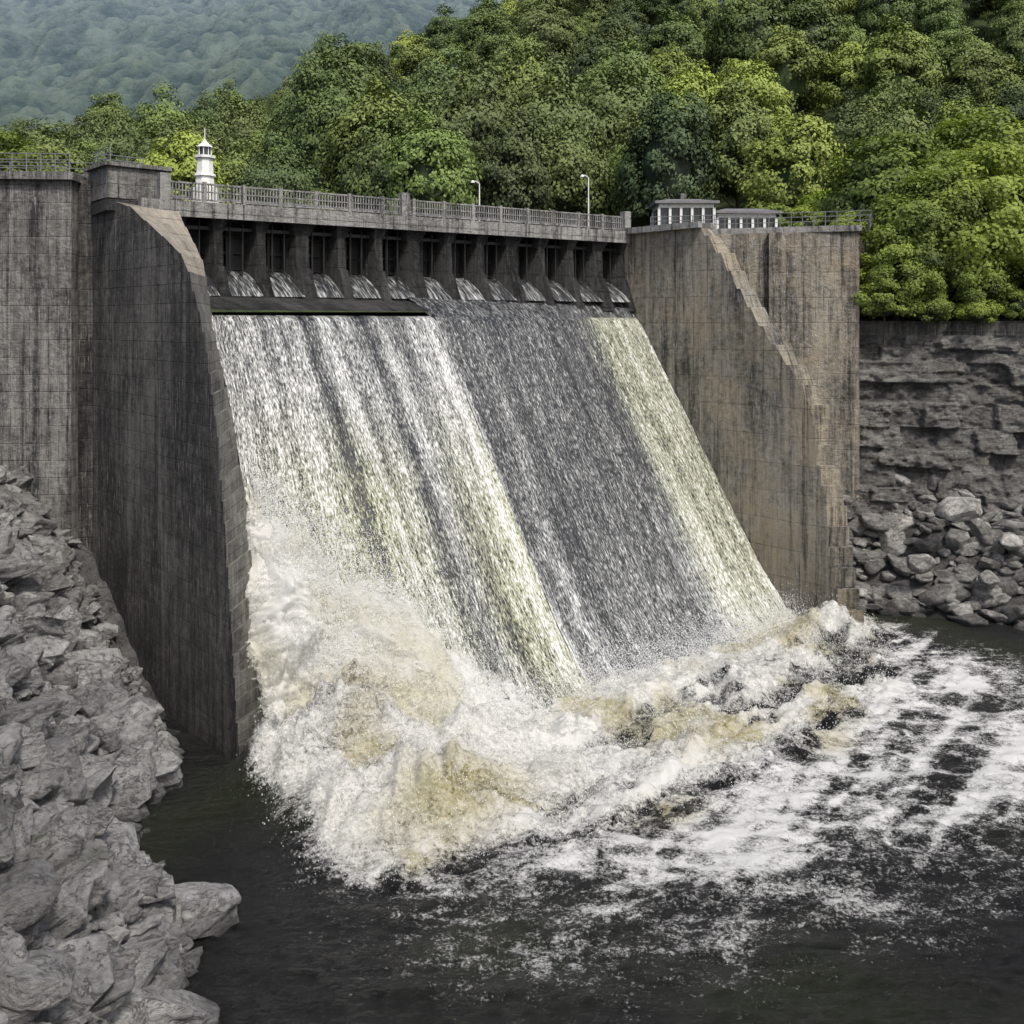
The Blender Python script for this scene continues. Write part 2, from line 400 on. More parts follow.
n1=k.noise(k.map(uv,(1.8,.08,1)),1.,4,.6,.2);n2=k.noise(k.map(uv,(9,.7,1)),1.,3,.6,.25);n3=k.noise(k.map(uv,(15,3.0,1)),1.,3,.65,.3);n4=k.noise(uv,1.1,4,.6)
v=k.math('ADD',k.math('MULTIPLY',n1,.55),k.math('ADD',k.math('MULTIPLY',n2,1.0),k.math('MULTIPLY',n3,1.9)))
v=k.math('ADD',k.math('MULTIPLY',k.math('SUBTRACT',k.math('ADD',v,k.math('MULTIPLY',n4,.3)),1.875),1.35),at,clamp=True)
c=k.mix(tn,(.25,.26,.255),(.31,.325,.2))
c=k.mix(k.ramp(v,[(.12,0.),(.38,1.)]),(.016,.018,.022),c)
c=k.mix(k.ramp(v,[(.45,0.),(.85,1.)]),c,(.80,.80,.79))
M_fall=k.done(k.bsdf(c,.45,v,.6,.10))
spill=empty('spillway_waterfall')
def fallsheet(name,s0,s1,off,densf,l0=0.0,adj=False):
    S=np.arange(s0,s1+.01,.1);L=np.arange(l0,LT,.16);S2,L2=np.meshgrid(S,L)
    t,z=pf(L2)
    t2,z2=pf(np.minimum(L2+.1,LT));t1,z1=pf(np.maximum(L2-.1,0));dt,dz=t2-t1,z2-z1;q=np.hypot(dt,dz)+1e-9
    nt,nz=-dz/q,dt/q
    d=.14*fbm(S2*1.4,L2*.12,0,4,3)+.08*fbm(S2*5,L2*.8,0,3,5)+off
    d=d*sstep(0,1.2,L2+.3)
    if adj: t=tadj(S2,t,z)
    t=t+nt*d;z=z+nz*d
    x,y=P(S2,t)
    dens,tint=densf(S2,L2)
    return mk(name,np.stack([x,y,z],-1).reshape(-1,3),gridfaces(*S2.shape),M_fall,spill,smooth=True,UV=np.stack([S2,L2],-1).reshape(-1,2),attrs={'dens':dens.ravel(),'tint':tint.ravel()})
def band(S,c,w): return np.exp(-((S-c)/w)**2)
def dL(S,L):
    sw=S+.5*fbm(S*0.3,L*.12,0,3,9)+.12*fbm(S*1,L*.5,0,3,19)
    fade=(1-.45*sstep(10,22,L))
    d=.49-.38*band(sw,5.2,.45)*fade-.38*band(sw,9.3,.6)*fade-.18*band(sw,11.6,.45)-.20*band(sw,2.6,.35)*fade-.15*band(sw,7.2,.25)+.25*band(sw,14.1,.45)
    d=d+.12*fbm(S*.9,L*.1,0,3,2)-.08*(1-sstep(1,5,L))-.04*sstep(8,20,L)
    return d,np.clip(.05+.95*sstep(4,15,L)*(.7+.8*fbm(S*.4,L*.1,3,2,8)),0,1)
def dR(S,L):
    sw=S+.4*fbm(S*0.3,L*.15,0,3,9)
    d=.13+.12*fbm(S*.9,L*.1,0,3,12)+.30*sstep(28.2,31,sw+.1*L)*(1-.5*band(sw,31.2,.35))+.36*band(S,15.0,.35)+.12*sstep(14,22,L)
    d=d+.14*band(S,17,.8)*sstep(0,10,L)
    return d,np.clip(.0+.85*sstep(27,30,S),0,1)
SD=14.7
fallsheet('left_sheet',-.3,SD,.3,dL,adj=True)
fallsheet('right_sheet',SD+.05,34.48,0.0,dR)
Ls=np.arange(0,LT,.4);V=[]
for l in Ls:
    t,z=pf(l);V.append(P(SD+.03,t+.25,z+.17));V.append(P(SD+.03,t-.8,z-.6))
mk('sheet_edge',V,[(2*i,2*i+1,2*i+3,2*i+2) for i in range(len(Ls)-1)],M_fall,spill)
def ledge(name,s0,s1,z0,zc,mat,densv,tc=0.):
    S=np.arange(s0,s1+.01,.12);R=np.linspace(0,1,26);S2,R2=np.meshgrid(S,R)
    t=tdk(S2)*(1-R2)+tc*R2-.9*(1-R2);z=z0+(zc-z0)*R2**1.5+.04*fbm(S2*4,R2*3,0,3,4)
    x,y=P(S2,t)
    mk(name,np.stack([x,y,z],-1).reshape(-1,3),gridfaces(*S2.shape),mat,spill,smooth=True,UV=np.stack([S2,t],-1).reshape(-1,2),attrs={'dens':densv+0*S2.ravel(),'tint':0*S2.ravel()})
ledge('ledge_left',-.02,SD,1.7,.72,M_wet,.2,tc=.3)
ledge('ledge_right',SD+.04,34.5,2.1,.38,M_fall,.12)
for i in range(nb):
    a,c=sp[i]+.36,sp[i+1]-.36
    S=np.arange(a,c,.08);R=np.linspace(0,1,14);S2,R2=np.meshgrid(S,R)
    t=tdk(S2)-1.7+2.5*R2+.08*fbm(S2*4,R2*2,i,2);z=3.2-1.6*R2**1.4-.0
    x,y=P(S2,t)
    dn=.04+.10*((i*7)%5)/5+.12*R2+.25*fbm(S2*1.6,R2*.3,i*3,3,5)
    mk('gate_overflow',np.stack([x,y,z],-1).reshape(-1,3),gridfaces(*S2.shape),M_fall,spill,smooth=True,UV=np.stack([S2*.8+i*9,R2*1.2],-1).reshape(-1,2),attrs={'dens':dn.ravel(),'tint':0*S2.ravel()})

# ================= RIVER & FOAM =================
def w2(u,v):
    d=20000/(v-323);return ((u-512)/1000*d,d)
dense=np.array([w2(*p) for p in [(248,772),(262,825),(310,868),(400,886),(520,870),(610,834),(720,795),(840,742),(905,686),(905,640),(850,612),(700,600),(300,640)]])
sparse=np.array([w2(*p) for p in [(238,770),(260,890),(400,950),(560,950),(760,925),(900,905),(990,870),(1140,790),(1120,705),(960,632),(880,612),(700,600),(300,640)]])
speck=np.array([w2(*p) for p in [(230,770),(250,900),(380,1010),(560,1050),(800,1020),(1000,990),(1180,900),(1180,700),(960,622),(880,612),(700,600),(300,640)]])
def sdf(poly,x,y):
    d=np.full(x.shape,1e9);ins=np.zeros(x.shape,bool);n=len(poly)
    for i in range(n):
        ax,ay=poly[i];bx,by=poly[(i+1)%n];ex,ey=bx-ax,by-ay
        t=np.clip(((x-ax)*ex+(y-ay)*ey)/(ex*ex+ey*ey),0,1)
        d=np.minimum(d,np.hypot(x-ax-t*ex,y-ay-t*ey))
        c=((ay>y)!=(by>y))&(x<(bx-ax)*(y-ay)/(by-ay+1e-12)+ax);ins^=c
    return np.where(ins,d,-d)
def foamfield(x,y):
    s,t=ST(x,y)
    wx=x+1.4*fbm(x*.3,y*.3,0,4,21);wy=y+1.4*fbm(x*.3,y*.3,5,4,22)
    d1=sdf(dense,wx,wy);d2=sdf(sparse,wx,wy);d3=sdf(speck,wx,wy)
    m1=sstep(-.8,1.8,d1);m2=sstep(-1.5,4,d2);m3=sstep(-2,5,d3)
    cells=billow(s*.20+ .5*fbm(x*.3,y*.3,2,2,5),t*.45,0,4,31)
    web=np.clip(1-np.abs(fbm(x*.30+.5*fbm(x*.8,y*.8,1,2,3),y*.55,4,4,131))*4.5,0,1)
    web2=np.clip(1-np.abs(fbm(x*.7,y*1.3,9,4,141))*4.0,0,1)
    f=np.maximum(m1*(.72+.26*cells),m2*(.23+.24*cells+.34*web+.22*web2))
    f=np.maximum(f,m3*(.23+.12*cells+.17*web+.12*web2))
    holes=sstep(.0,.32,fbm(s*.26,t*.85,0,3,44))*sstep(5,10,s)*sstep(16.2,18.5,t)
    f=f-.52*holes*m1
    lf=m2*sstep(.3,.85,billow(s*.08,t*.45+.1*s,4,3,71))*.36
    f=f+lf*sstep(2,8,s)
    g=0
    for (a,c,sa,sc,h) in [(1.8,11.8,2.6,2.6,3.6),(-2.6,12.2,1.6,2.2,1.7),(1.2,18.3,3.4,1.8,2.1),(5.5,16.0,2.2,2.0,1.6),(-1.5,15.5,2,2,1.2),(33,17.5,2.2,1.8,1.3),(29,17,3,1.2,.7),(7,20.5,3,1.1,.8),(12,17.5,4,1.3,.8),(20,17.5,5,1.2,.7),(13,22.5,5,.9,.55),(24,19.5,5,.8,.5),(18,25,4,.8,.4)]:
        g=g+h*np.exp(-((s-a)/sa)**2-((t-c)/sc)**2)
    qx=x+.8*fbm(x*.6,y*.6,3,3,151);qy=y+.8*fbm(x*.6,y*.6,8,3,152)
    bl=puff(qx*.42,qy*.5,1.,5,51)
    fine=fbm(qx*1.7,qy*2.0,1.,5,61,.6)
    h=g*(.85+.6*bl)+m1*(.55*bl+.30*fine+.2)*(.5+.5*m1)-.35*holes*m1+m2*(.12*cells+.08*fine)
    wv=.13*fbm(x*.45,y*1.0,0,4,81)+.06*fbm(x*2,y*3.5,0,3,82)
    tint=band(s,1.2,3.2)*band(t,20.0,1.6)*1.1+.9*band(s,16,3.2)*band(t,22.5,1.2)+.8*band(s,8,1.8)*band(t,25.3,.9)+.7*band(s,19,1.6)*band(t,26,.9)+.8*sstep(.0,.4,fbm(x*.3,y*.3,7,3,91))*m1+.12*m1
    return f,W+wv*(1-m1*.5)+h,tint,m1,m2
def axis(a,b,lo,hi,fine,coarse):
    l=[a];
    while l[-1]<b:
        x=l[-1];d=0 if lo<=x<=hi else min(abs(x-lo),abs(x-hi));l.append(x+min(coarse,fine+d*.08))
    return np.array(l)
X=axis(-260,600,-16,34,.10,25);Y=axis(-300,95,27,70,.11,25)
X2,Y2=np.meshgrid(X,Y);f,z,ti,m1,m2=foamfield(X2,Y2)
k=NT('river_water');o=k.n('ShaderNodeTexCoord').outputs['Object']
fa=k.n('ShaderNodeAttribute',attribute_name='foam').outputs['Fac'];tn=k.n('ShaderNodeAttribute',attribute_name='tint').outputs['Fac']
nf=k.noise(o,7.5,8,.82,.4);nf2=k.noise(k.map(o,(1,1.5,1)),1.6,6,.72,.8)
v=k.math('ADD',fa,k.math('ADD',k.math('MULTIPLY',k.math('SUBTRACT',nf,.5),1.9),k.math('MULTIPLY',k.math('SUBTRACT',nf2,.5),1.0)),clamp=True)
fm=k.ramp(v,[(.40,0.),(.58,.45),(.85,1.)])
col=k.mix(k.math('MULTIPLY',tn,k.ramp(nf2,[(.38,1.),(.7,.35)])),(.85,.85,.83),(.40,.345,.13))
rip=k.math('ADD',k.noise(k.map(o,(1,2.2,1)),1.6,5,.65,.5),k.math('MULTIPLY',k.noise(k.map(o,(1,1.8,1)),7,4,.65),.55))
gt=k.mix(k.ramp(k.noise(o,.09,2,.5),[(.5,0.),(.68,1.)]),(.008,.0085,.009),(.016,.021,.008))
wat=k.bsdf(gt,.12,rip,1.,.45,Specular_IOR_Level=.5)
foa=k.bsdf(col,.7,k.math('ADD',nf,nf2),.7,.14)
foa=k.n('ShaderNodeMixShader',{0:.22,1:foa,2:k.n('ShaderNodeBsdfTranslucent',{'Color':col}).outputs[0]}).outputs[0]
M_river=k.done(k.n('ShaderNodeMixShader',{0:fm,1:wat,2:foa}).outputs[0])
mk('river',np.stack([X2,Y2,z],-1).reshape(-1,3),gridfaces(*X2.shape),M_river,smooth=True,attrs={'foam':f.ravel(),'tint':np.clip(ti,0,1).ravel()})
k=NT('whitewater');o=k.n('ShaderNodeTexCoord').outputs['Object']
fa=k.n('ShaderNodeAttribute',attribute_name='foam').outputs['Fac'];tn=k.n('ShaderNodeAttribute',attribute_name='tint').outputs['Fac']
nf=k.noise(o,6,7,.82,.3);nf2=k.noise(o,1.5,4,.7,.5)
v=k.math('ADD',fa,k.math('ADD',k.math('MULTIPLY',k.math('SUBTRACT',nf,.5),2.0),k.math('MULTIPLY',k.math('SUBTRACT',nf2,.5),1.2)),clamp=True)
col=k.mix(k.math('MULTIPLY',tn,.9),(.86,.86,.84),(.58,.55,.32))
foa=k.bsdf(col,.7,k.math('ADD',nf,nf2),.6,.16)
foa=k.n('ShaderNodeMixShader',{0:.35,1:foa,2:k.n('ShaderNodeBsdfTranslucent',{'Color':col}).outputs[0]}).outputs[0]
M_ww=k.done(k.n('ShaderNodeMixShader',{0:k.ramp(v,[(.25,0.),(.8,1.)]),1:k.n('ShaderNodeBsdfTransparent').outputs[0],2:foa}).outputs[0])
ww=empty('whitewater_spray')
for layer in range(2):
    S=np.arange(-2.6,14,.1);L=np.arange(7,LT-.05,.1);S2,L2=np.meshgrid(S,L);t,zz=pf(L2);t=tadj(S2,t,zz)
    ztop=-8.6-.95*np.abs(S2)-.7*layer+1.8*fbm(S2*.6,L2*.2,layer,3,15)
    dep=np.clip(ztop-zz,-1.5,12)
    a=sstep(-1.2,2.6,dep)
    pfv=puff(S2*.5+.4*fbm(S2*.5,L2*.5,0,3,6),L2*.30,layer*3.,5,25+layer)
    off=.3+.36*np.clip(dep,0,7)*(.7+.7*pfv)*np.exp(-np.maximum(S2,0)/9.)+a*.7*fbm(S2*1.2,L2*.8,layer,5,35,.6)+layer*.3
    x,y=P(S2,t+.85*off);zz=zz+.5*off-4*sstep(LT-3.5,LT,L2)
    mk('spray_sheet',np.stack([x,y,zz],-1).reshape(-1,3),gridfaces(*S2.shape),M_ww,ww,smooth=True,attrs={'foam':((a*(1.0-.3*layer)-.1)*sstep(-2.6,-1.3,S2)).ravel(),'tint':np.clip(.9*fbm(S2*.4,L2*.3,1,3,5)+.25,0,1).ravel()})
Xv=np.arange(-13,30,.16);Yv=np.arange(34,72,.16);XX,YY=np.meshgrid(Xv,Yv);f_,z_,ti_,m1_,m2_=foamfield(XX,YY);s_,t_=ST(XX,YY)
z_=z_+.3+.35*fbm(XX*1.1,YY*1.3,0,4,171)
fo=m1_*.58*sstep(10,12,t_)*(1-sstep(20,24,t_))-.22+.3*fbm(XX*.5,YY*.6,0,3,172)
mk('spray_veil',np.stack([XX,YY,z_],-1).reshape(-1,3),gridfaces(*XX.shape),M_ww,ww,smooth=True,attrs={'foam':fo.ravel(),'tint':np.clip(ti_*.8,0,1).ravel()})
oc=np.array([(1,0,0),(-1,0,0),(0,1,0),(0,-1,0),(0,0,1),(0,0,-1)],float)
of=np.array([(0,2,4),(2,1,4),(1,3,4),(3,0,4),(2,0,5),(1,2,5),(3,1,5),(0,3,5)])
pts=[];rad=[]
n=90000;px=rng.uniform(-16,30,n);py=rng.uniform(30,70,n)
f,z,ti,m1,m2=foamfield(px,py);s,t=ST(px,py)
keep=(rng.random(n)<(.6*m1+.06*m2*(f>.45)))&(t>9)
hz=np.abs(rng.normal(0,1,n))*(.08+.32*m1+.9*np.exp(-((s-1)/5)**2-((t-14)/5)**2))
pts.append(np.stack([px,py,z+hz],-1)[keep]);rad.append((rng.uniform(.008,.025,n))[keep])
n=50000;s=np.abs(rng.normal(0,3.4,n));l=rng.uniform(8,23,n);tt,zz=pf(l);tt=tadj(s,tt,zz);okk=zz<-7.8-.9*s+rng.normal(0,1.0,n)
off=.5+np.abs(rng.normal(0,1.0,n))*np.clip((-7.5-zz)/6,0.1,1.3)
x,y=P(s,tt+.9*off);pts.append(np.stack([x,y,zz+.7*off],-1)[okk]);rad.append(rng.uniform(.008,.026,n)[okk])
n=26000;s=rng.uniform(6,34,n);tt=rng.normal(14.3,1.0,n);x,y=P(s,tt);zz=W+.2+np.abs(rng.normal(0,1.0,n))
pts.append(np.stack([x,y,zz],-1));rad.append(rng.uniform(.008,.026,n))
pts=np.concatenate(pts);rad=np.concatenate(rad)
V=(pts[:,None,:]+oc[None]*rad[:,None,None]*np.array([1,1,1.5])).reshape(-1,3);F=(of[None]+6*np.arange(len(pts))[:,None,None]).reshape(-1,3)
k=NT('spray_droplets');M_drop=k.done(k.bsdf((.85,.86,.86),.5))
mk('spray_drops',V,F,M_drop,ww,uv=None)

# ================= ROCKS =================
def ico(sub):
    import bmesh
    bm=bmesh.new();bmesh.ops.create_icosphere(bm,subdivisions=sub,radius=1);bm.verts.ensure_lookup_table()
    v=np.array([q.co[:] for q in bm.verts]);f=np.array([[q.index for q in p.verts] for p in bm.faces]);bm.free();return v,f
I3=ico(5);I2=ico(4);I1=ico(3)
def rockT(base,seed,rnd=False):
    r=np.random.default_rng(seed);v=base[0].copy();A=np.eye(3)
    for i in range(20):
        if i<9 and not rnd:
            n=A[i%3]*(1 if (i//3)%2 else -1)+r.normal(0,.24,3);d=r.uniform(.45,.70)
        else:
            n=r.normal(size=3);d=r.uniform(.62,.88) if not rnd else r.uniform(.68,.88)
        n=n/np.linalg.norm(n);q=v@n;v-=np.maximum(0,q-d)[:,None]*n
    for i in range(3 if not rnd else 0):
        n=r.normal(size=3);n/=np.linalg.norm(n);m=np.cross(n,r.normal(size=3));m/=np.linalg.norm(m)
        c0=r.uniform(-.2,.3);mask=sstep(c0-.02,c0+.02,v@n)*(v@m>0)
        v*=1-(.12*mask)[:,None]
    u=v/np.linalg.norm(v,axis=1)[:,None]
    v=v+.05*fbm(v[:,0]*2.5+seed,v[:,1]*2.5,v[:,2]*(3.0 if rnd else 3.6),5,seed,.62)[:,None]*u
    if not rnd:
        lay=fbm(v[:,0]*.5+seed,v[:,1]*.5,v[:,2]*3.2,2,seed+3);v[:,:2]*=(1+.04*np.sign(lay)*np.minimum(1,np.abs(lay)*8))[:,None]
    return v
def tset(o,r): return [[rockT(I3,i+o,r) for i in range(10)],[rockT(I2,i+30+o,r) for i in range(12)],[rockT(I1,i+60+o,r) for i in range(10)]]
TA=tset(0,False);TB=tset(200,True)
def rotm(r,tilt,az=None):
    a=r.uniform(0,6.28) if az is None else az+r.normal(0,.45);b_=r.normal(0,tilt);c_=r.normal(0,tilt)
    Rz=np.array([[math.cos(a),-math.sin(a),0],[math.sin(a),math.cos(a),0],[0,0,1]])
    Rx=np.array([[1,0,0],[0,math.cos(b_),-math.sin(b_)],[0,math.sin(b_),math.cos(b_)]])
    Ry=np.array([[math.cos(c_),0,math.sin(c_)],[0,1,0],[-math.sin(c_),0,math.cos(c_)]])
    return Rx@Ry@Rz
def rocks(name,items,mat,tilt=.35,parent=None,toner=(.65,1.2),ts=TA,elong=1.5,az=None):
    V=[];F=[];T=[];nb_=0
    for (x,y,z,sz,asp) in items:
        k_,I=(0,I3) if sz>1.2 else ((1,I2) if sz>.55 else (2,I1))
        v=ts[k_][rng.integers(10)];f=I[1]
        sc=np.array([sz*rng.uniform(1.0,elong),sz*rng.uniform(.8,1.2),sz*asp*rng.uniform(.8,1.2)])
        q=(v*sc)@rotm(rng,tilt,az).T+np.array([x,y,z]);V.append(q);F.append(f+nb_);nb_+=len(q);T.append(np.full(len(q),rng.uniform(*toner)))
    return mk(name,np.concatenate(V),np.concatenate(F),mat,parent,uv=None,attrs={'tone':np.concatenate(T)})
def xw(y): return np.interp(y,[-50,10,24,28.5,33,35,37,41,45,50,62],[0,-5.5,-9.2,-10.2,-11.2,-13.3,-15.0,-15.6,-15.6,-17.2,-19])
def bankL(x,y):
    d=xw(y)-x+.8*fbm(x*.25,y*.25,0,3,7)
    h=np.where(d>0,.98*d,.8*d)
    h=np.minimum(h,13.0+.1*d)
    st=1.6;hh=h/st+.5*fbm(x*.3,y*.3,0,3,17);fl=np.floor(hh);h2=(fl+sstep(.45,.95,hh-fl))*st-.5*st*fbm(x*.3,y*.3,0,3,17)
    return W+.45*h+.55*h2+.35*billow(x*.5,y*.5,h*.3,5,27)
Xb=np.arange(-75,-3,.2);Yb=np.arange(-30,62.5,.2);X2,Y2=np.meshgrid(Xb,Yb);Z=bankL(X2,Y2)
lb=mk('rocky_riverbank',np.stack([X2,Y2,Z],-1).reshape(-1,3),gridfaces(*X2.shape),M_rock,uv=None,attrs={'tone':.4+0*Z.ravel()})
it=[]
for _ in range(2000):
    y=rng.uniform(14,59);d=rng.uniform(-.2,16);x=xw(y)-d
    s_,t_=ST(x,y)
    if s_>-4.6 and t_<11.5: continue
    sz=rng.choice([.35,.55,.8,1.1,1.5,1.9],p=[.26,.28,.24,.14,.06,.02])
    if s_>-6.5 and t_<12: sz=min(sz,.8)
    it.append((x,y,float(bankL(np.array(x),np.array(y)))+sz*.15,sz,rng.uniform(.5,.9)))
for _ in range(260):
    y=rng.uniform(16,44);x=xw(y)+rng.normal(-.5,.6);it.append((x,y,max(W-.1,float(bankL(np.array(x),np.array(y)))),rng.uniform(.3,.9),rng.uniform(.6,.9)))
it+=[(-10.4,33.0,-19.6,1.25,.85),(-11.5,30.2,-19.6,1.2,.7),(-13,31.2,-18.8,1.5,.8),(-11.6,28.2,-19.2,1.3,.7),(-16.8,43.4,-18.4,2.2,.95)]
rocks('riverbank_boulders',it,M_rock,.30,toner=(.6,1.2),az=.5)
def bankR(x,y):
    sh=np.interp(x,[20,26,30,36,45,70,120],[72,69.5,67.5,65.5,63,58,46])
    d=y-sh+.6*fbm(x*.3,y*.3,0,3,8)
    return W+np.minimum(1.0*d,8.8)+.4*billow(x*.5,y*.5,0,4,28)
Xb=np.arange(20,130,.35);Yb=np.arange(40,80,.3);X2,Y2=np.meshgrid(Xb,Yb);Z=bankR(X2,Y2)
mk('rubble_riverbank',np.stack([X2,Y2,Z],-1).reshape(-1,3),gridfaces(*X2.shape),M_rockR,uv=None,attrs={'tone':.35+0*Z.ravel()})
it=[]
for _ in range(1100):
    x=rng.uniform(22.5,60);sh=np.interp(x,[20,26,30,36,45,70],[72,69.5,67.5,65.5,63,58]);y=sh+rng.uniform(-.5,10)
    s_,t_=ST(x,y)
    if s_<37.0: continue
    sz=rng.choice([.35,.55,.8,1.2],p=[.34,.36,.22,.08])
    it.append((x,y,float(bankR(np.array(x),np.array(y)))+.2,sz,rng.uniform(.5,.75)))
rocks('rubble_boulders',it,M_rockR,.3,toner=(.5,1.4),ts=TB,elong=1.9)
rocks('pale_boulders',[(30.8,68.8,-12.8,1.4,.8),(27.8,68.2,-16.4,1.05,.75),(34.2,68.6,-15.0,.9,.7),(31.9,67.0,-17.2,.9,.8)],M_rockR,.3,toner=(1.6,1.8),ts=TB,elong=1.4)
def cliffline(u):
    return 26.4+u*.97, 77.0-u*.22
U=np.arange(-1,90,.13);Zc=np.arange(-14.5,-.9,.09);U2,Z2=np.meshgrid(U,Zc)
zz_=Z2+.25*fbm(U2*.12,Z2*.2,0,3,3)+.04*U2
li=np.floor(zz_/1.5+.35*vn(zz_*.6,0*zz_,0,4)).astype(np.int64)
ui=np.floor(U2/2.6+li*.37+.15*fbm(U2*.9,zz_*.8,0,2,9)).astype(np.int64)
lay=_h(li,ui,0*li,5);lay2=_h(np.floor(zz_/.5).astype(np.int64),np.floor(U2/1.3+np.floor(zz_/.5)*.6).astype(np.int64),0*li,8)
prt=1.0*lay+.2*lay2+.5*fbm(U2*.3,zz_*.4,0,4,6)+.4*fbm(U2*1.3,zz_*1.6,0,5,8,.6)+(-.9-zz_)*.16
x,y=cliffline(U2);x=x-.22*prt;y=y-.97*prt
mk('rock_cliff',np.stack([x,y,Z2],-1).reshape(-1,3),gridfaces(*U2.shape),M_cliff,uv=None,attrs={'tone':(.75+.5*lay+.2*lay2).ravel()})
b=MB();b.box((26.6,77.7),(110,58.5),2.2,-2,.15);b.obj('stone_retaining_wall',M_stone)

# ================= TERRAIN =================
k=NT('grass_ground');o=k.n('ShaderNodeTexCoord').outputs['Object'];n=k.noise(o,.6,6,.7)
M_grass=k.done(k.bsdf(k.ramp(n,[(.35,(.018,.03,.01)),(.65,(.055,.08,.022))]),.95,n,.6,.3))
def ground(x,y):
    yy=y+.0*x
    Hx=np.clip(66+.34*x,22,150)
    r=sstep(0,1,np.clip((yy-98)/190,0,1))*.6+.4*np.clip((yy-98)/190,0,1)
    z=4.5+Hx*r
    z=z-np.maximum(0,yy-300)*.22
    z=z+1.5*fbm(x*.02,y*.02,0,3,2)*r*3
    rb=sstep(28,32,x)*(1-sstep(78,104,y));z=z*(1-rb)
    return z
Xg=np.arange(-520,760,4.);Yg=np.r_[np.arange(78,330,3.),np.arange(330,1400,30.)];X2,Y2=np.meshgrid(Xg,Yg);Z=ground(X2,Y2)
Z=np.where((X2<9)&(Y2<98)&(X2>-80),-3,Z)
mk('hillside_ground',np.stack([X2,Y2,Z],-1).reshape(-1,3),gridfaces(*X2.shape),M_grass,smooth=True,uv=None)
Xg=np.arange(27.5,400,2.);R=np.arange(0,70,2.);X2,R2=np.meshgrid(Xg,R);Yl=77.6-(X2-27.2)*.2307
Z=0.05+.3*fbm(X2*.1,R2*.1,0,3,6);mk('bank_top_ground',np.stack([X2,np.minimum(Yl+R2,150),Z],-1).reshape(-1,3),gridfaces(*X2.shape),M_grass,smooth=True,uv=None)
b=MB();b.V=[(-400,64,.9),(9,84,.9),(14,110,.9),(-400,110,.9)];b.F=[(0,1,2,3)];b.obj('reservoir_water',M_river)
# far hill
Xg=np.arange(-900,140,2.2);Yg=np.arange(430,1250,2.6);X2,Y2=np.meshgrid(Xg,Yg)
Z=10+.60*(Y2-430)+40*fbm(X2*.006,Y2*.004,0,4,5)+16*fbm(X2*.018,Y2*.014,0,3,6)
cs=9.;vv=vn(X2/cs,Y2/cs,0,77)*.6+vn(X2/cs*1.9,Y2/cs*1.9,0,78)*.4
Z=Z+6.5*vv
k=NT('distant_canopy_painted_haze');o=k.n('ShaderNodeTexCoord').outputs['Object']
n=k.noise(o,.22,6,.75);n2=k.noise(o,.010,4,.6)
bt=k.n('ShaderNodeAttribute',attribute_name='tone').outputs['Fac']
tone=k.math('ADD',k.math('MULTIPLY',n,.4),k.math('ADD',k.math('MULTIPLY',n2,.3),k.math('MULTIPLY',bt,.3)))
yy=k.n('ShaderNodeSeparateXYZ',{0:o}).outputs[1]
hz=k.n('ShaderNodeMapRange',{'Value':yy,'From Min':450,'From Max':1150}).outputs[0]  # aerial haze painted into the base colour, bluer and paler with distance
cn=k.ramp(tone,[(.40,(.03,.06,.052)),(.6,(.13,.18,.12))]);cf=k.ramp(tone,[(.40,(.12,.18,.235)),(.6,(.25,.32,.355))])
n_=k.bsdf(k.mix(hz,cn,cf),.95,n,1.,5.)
mk('distant_hill',np.stack([X2,Y2,Z],-1).reshape(-1,3),gridfaces(*X2.shape),k.done(n_),smooth=True,uv=None,attrs={'tone':np.clip(.5+.6*vv,0,1).ravel()})

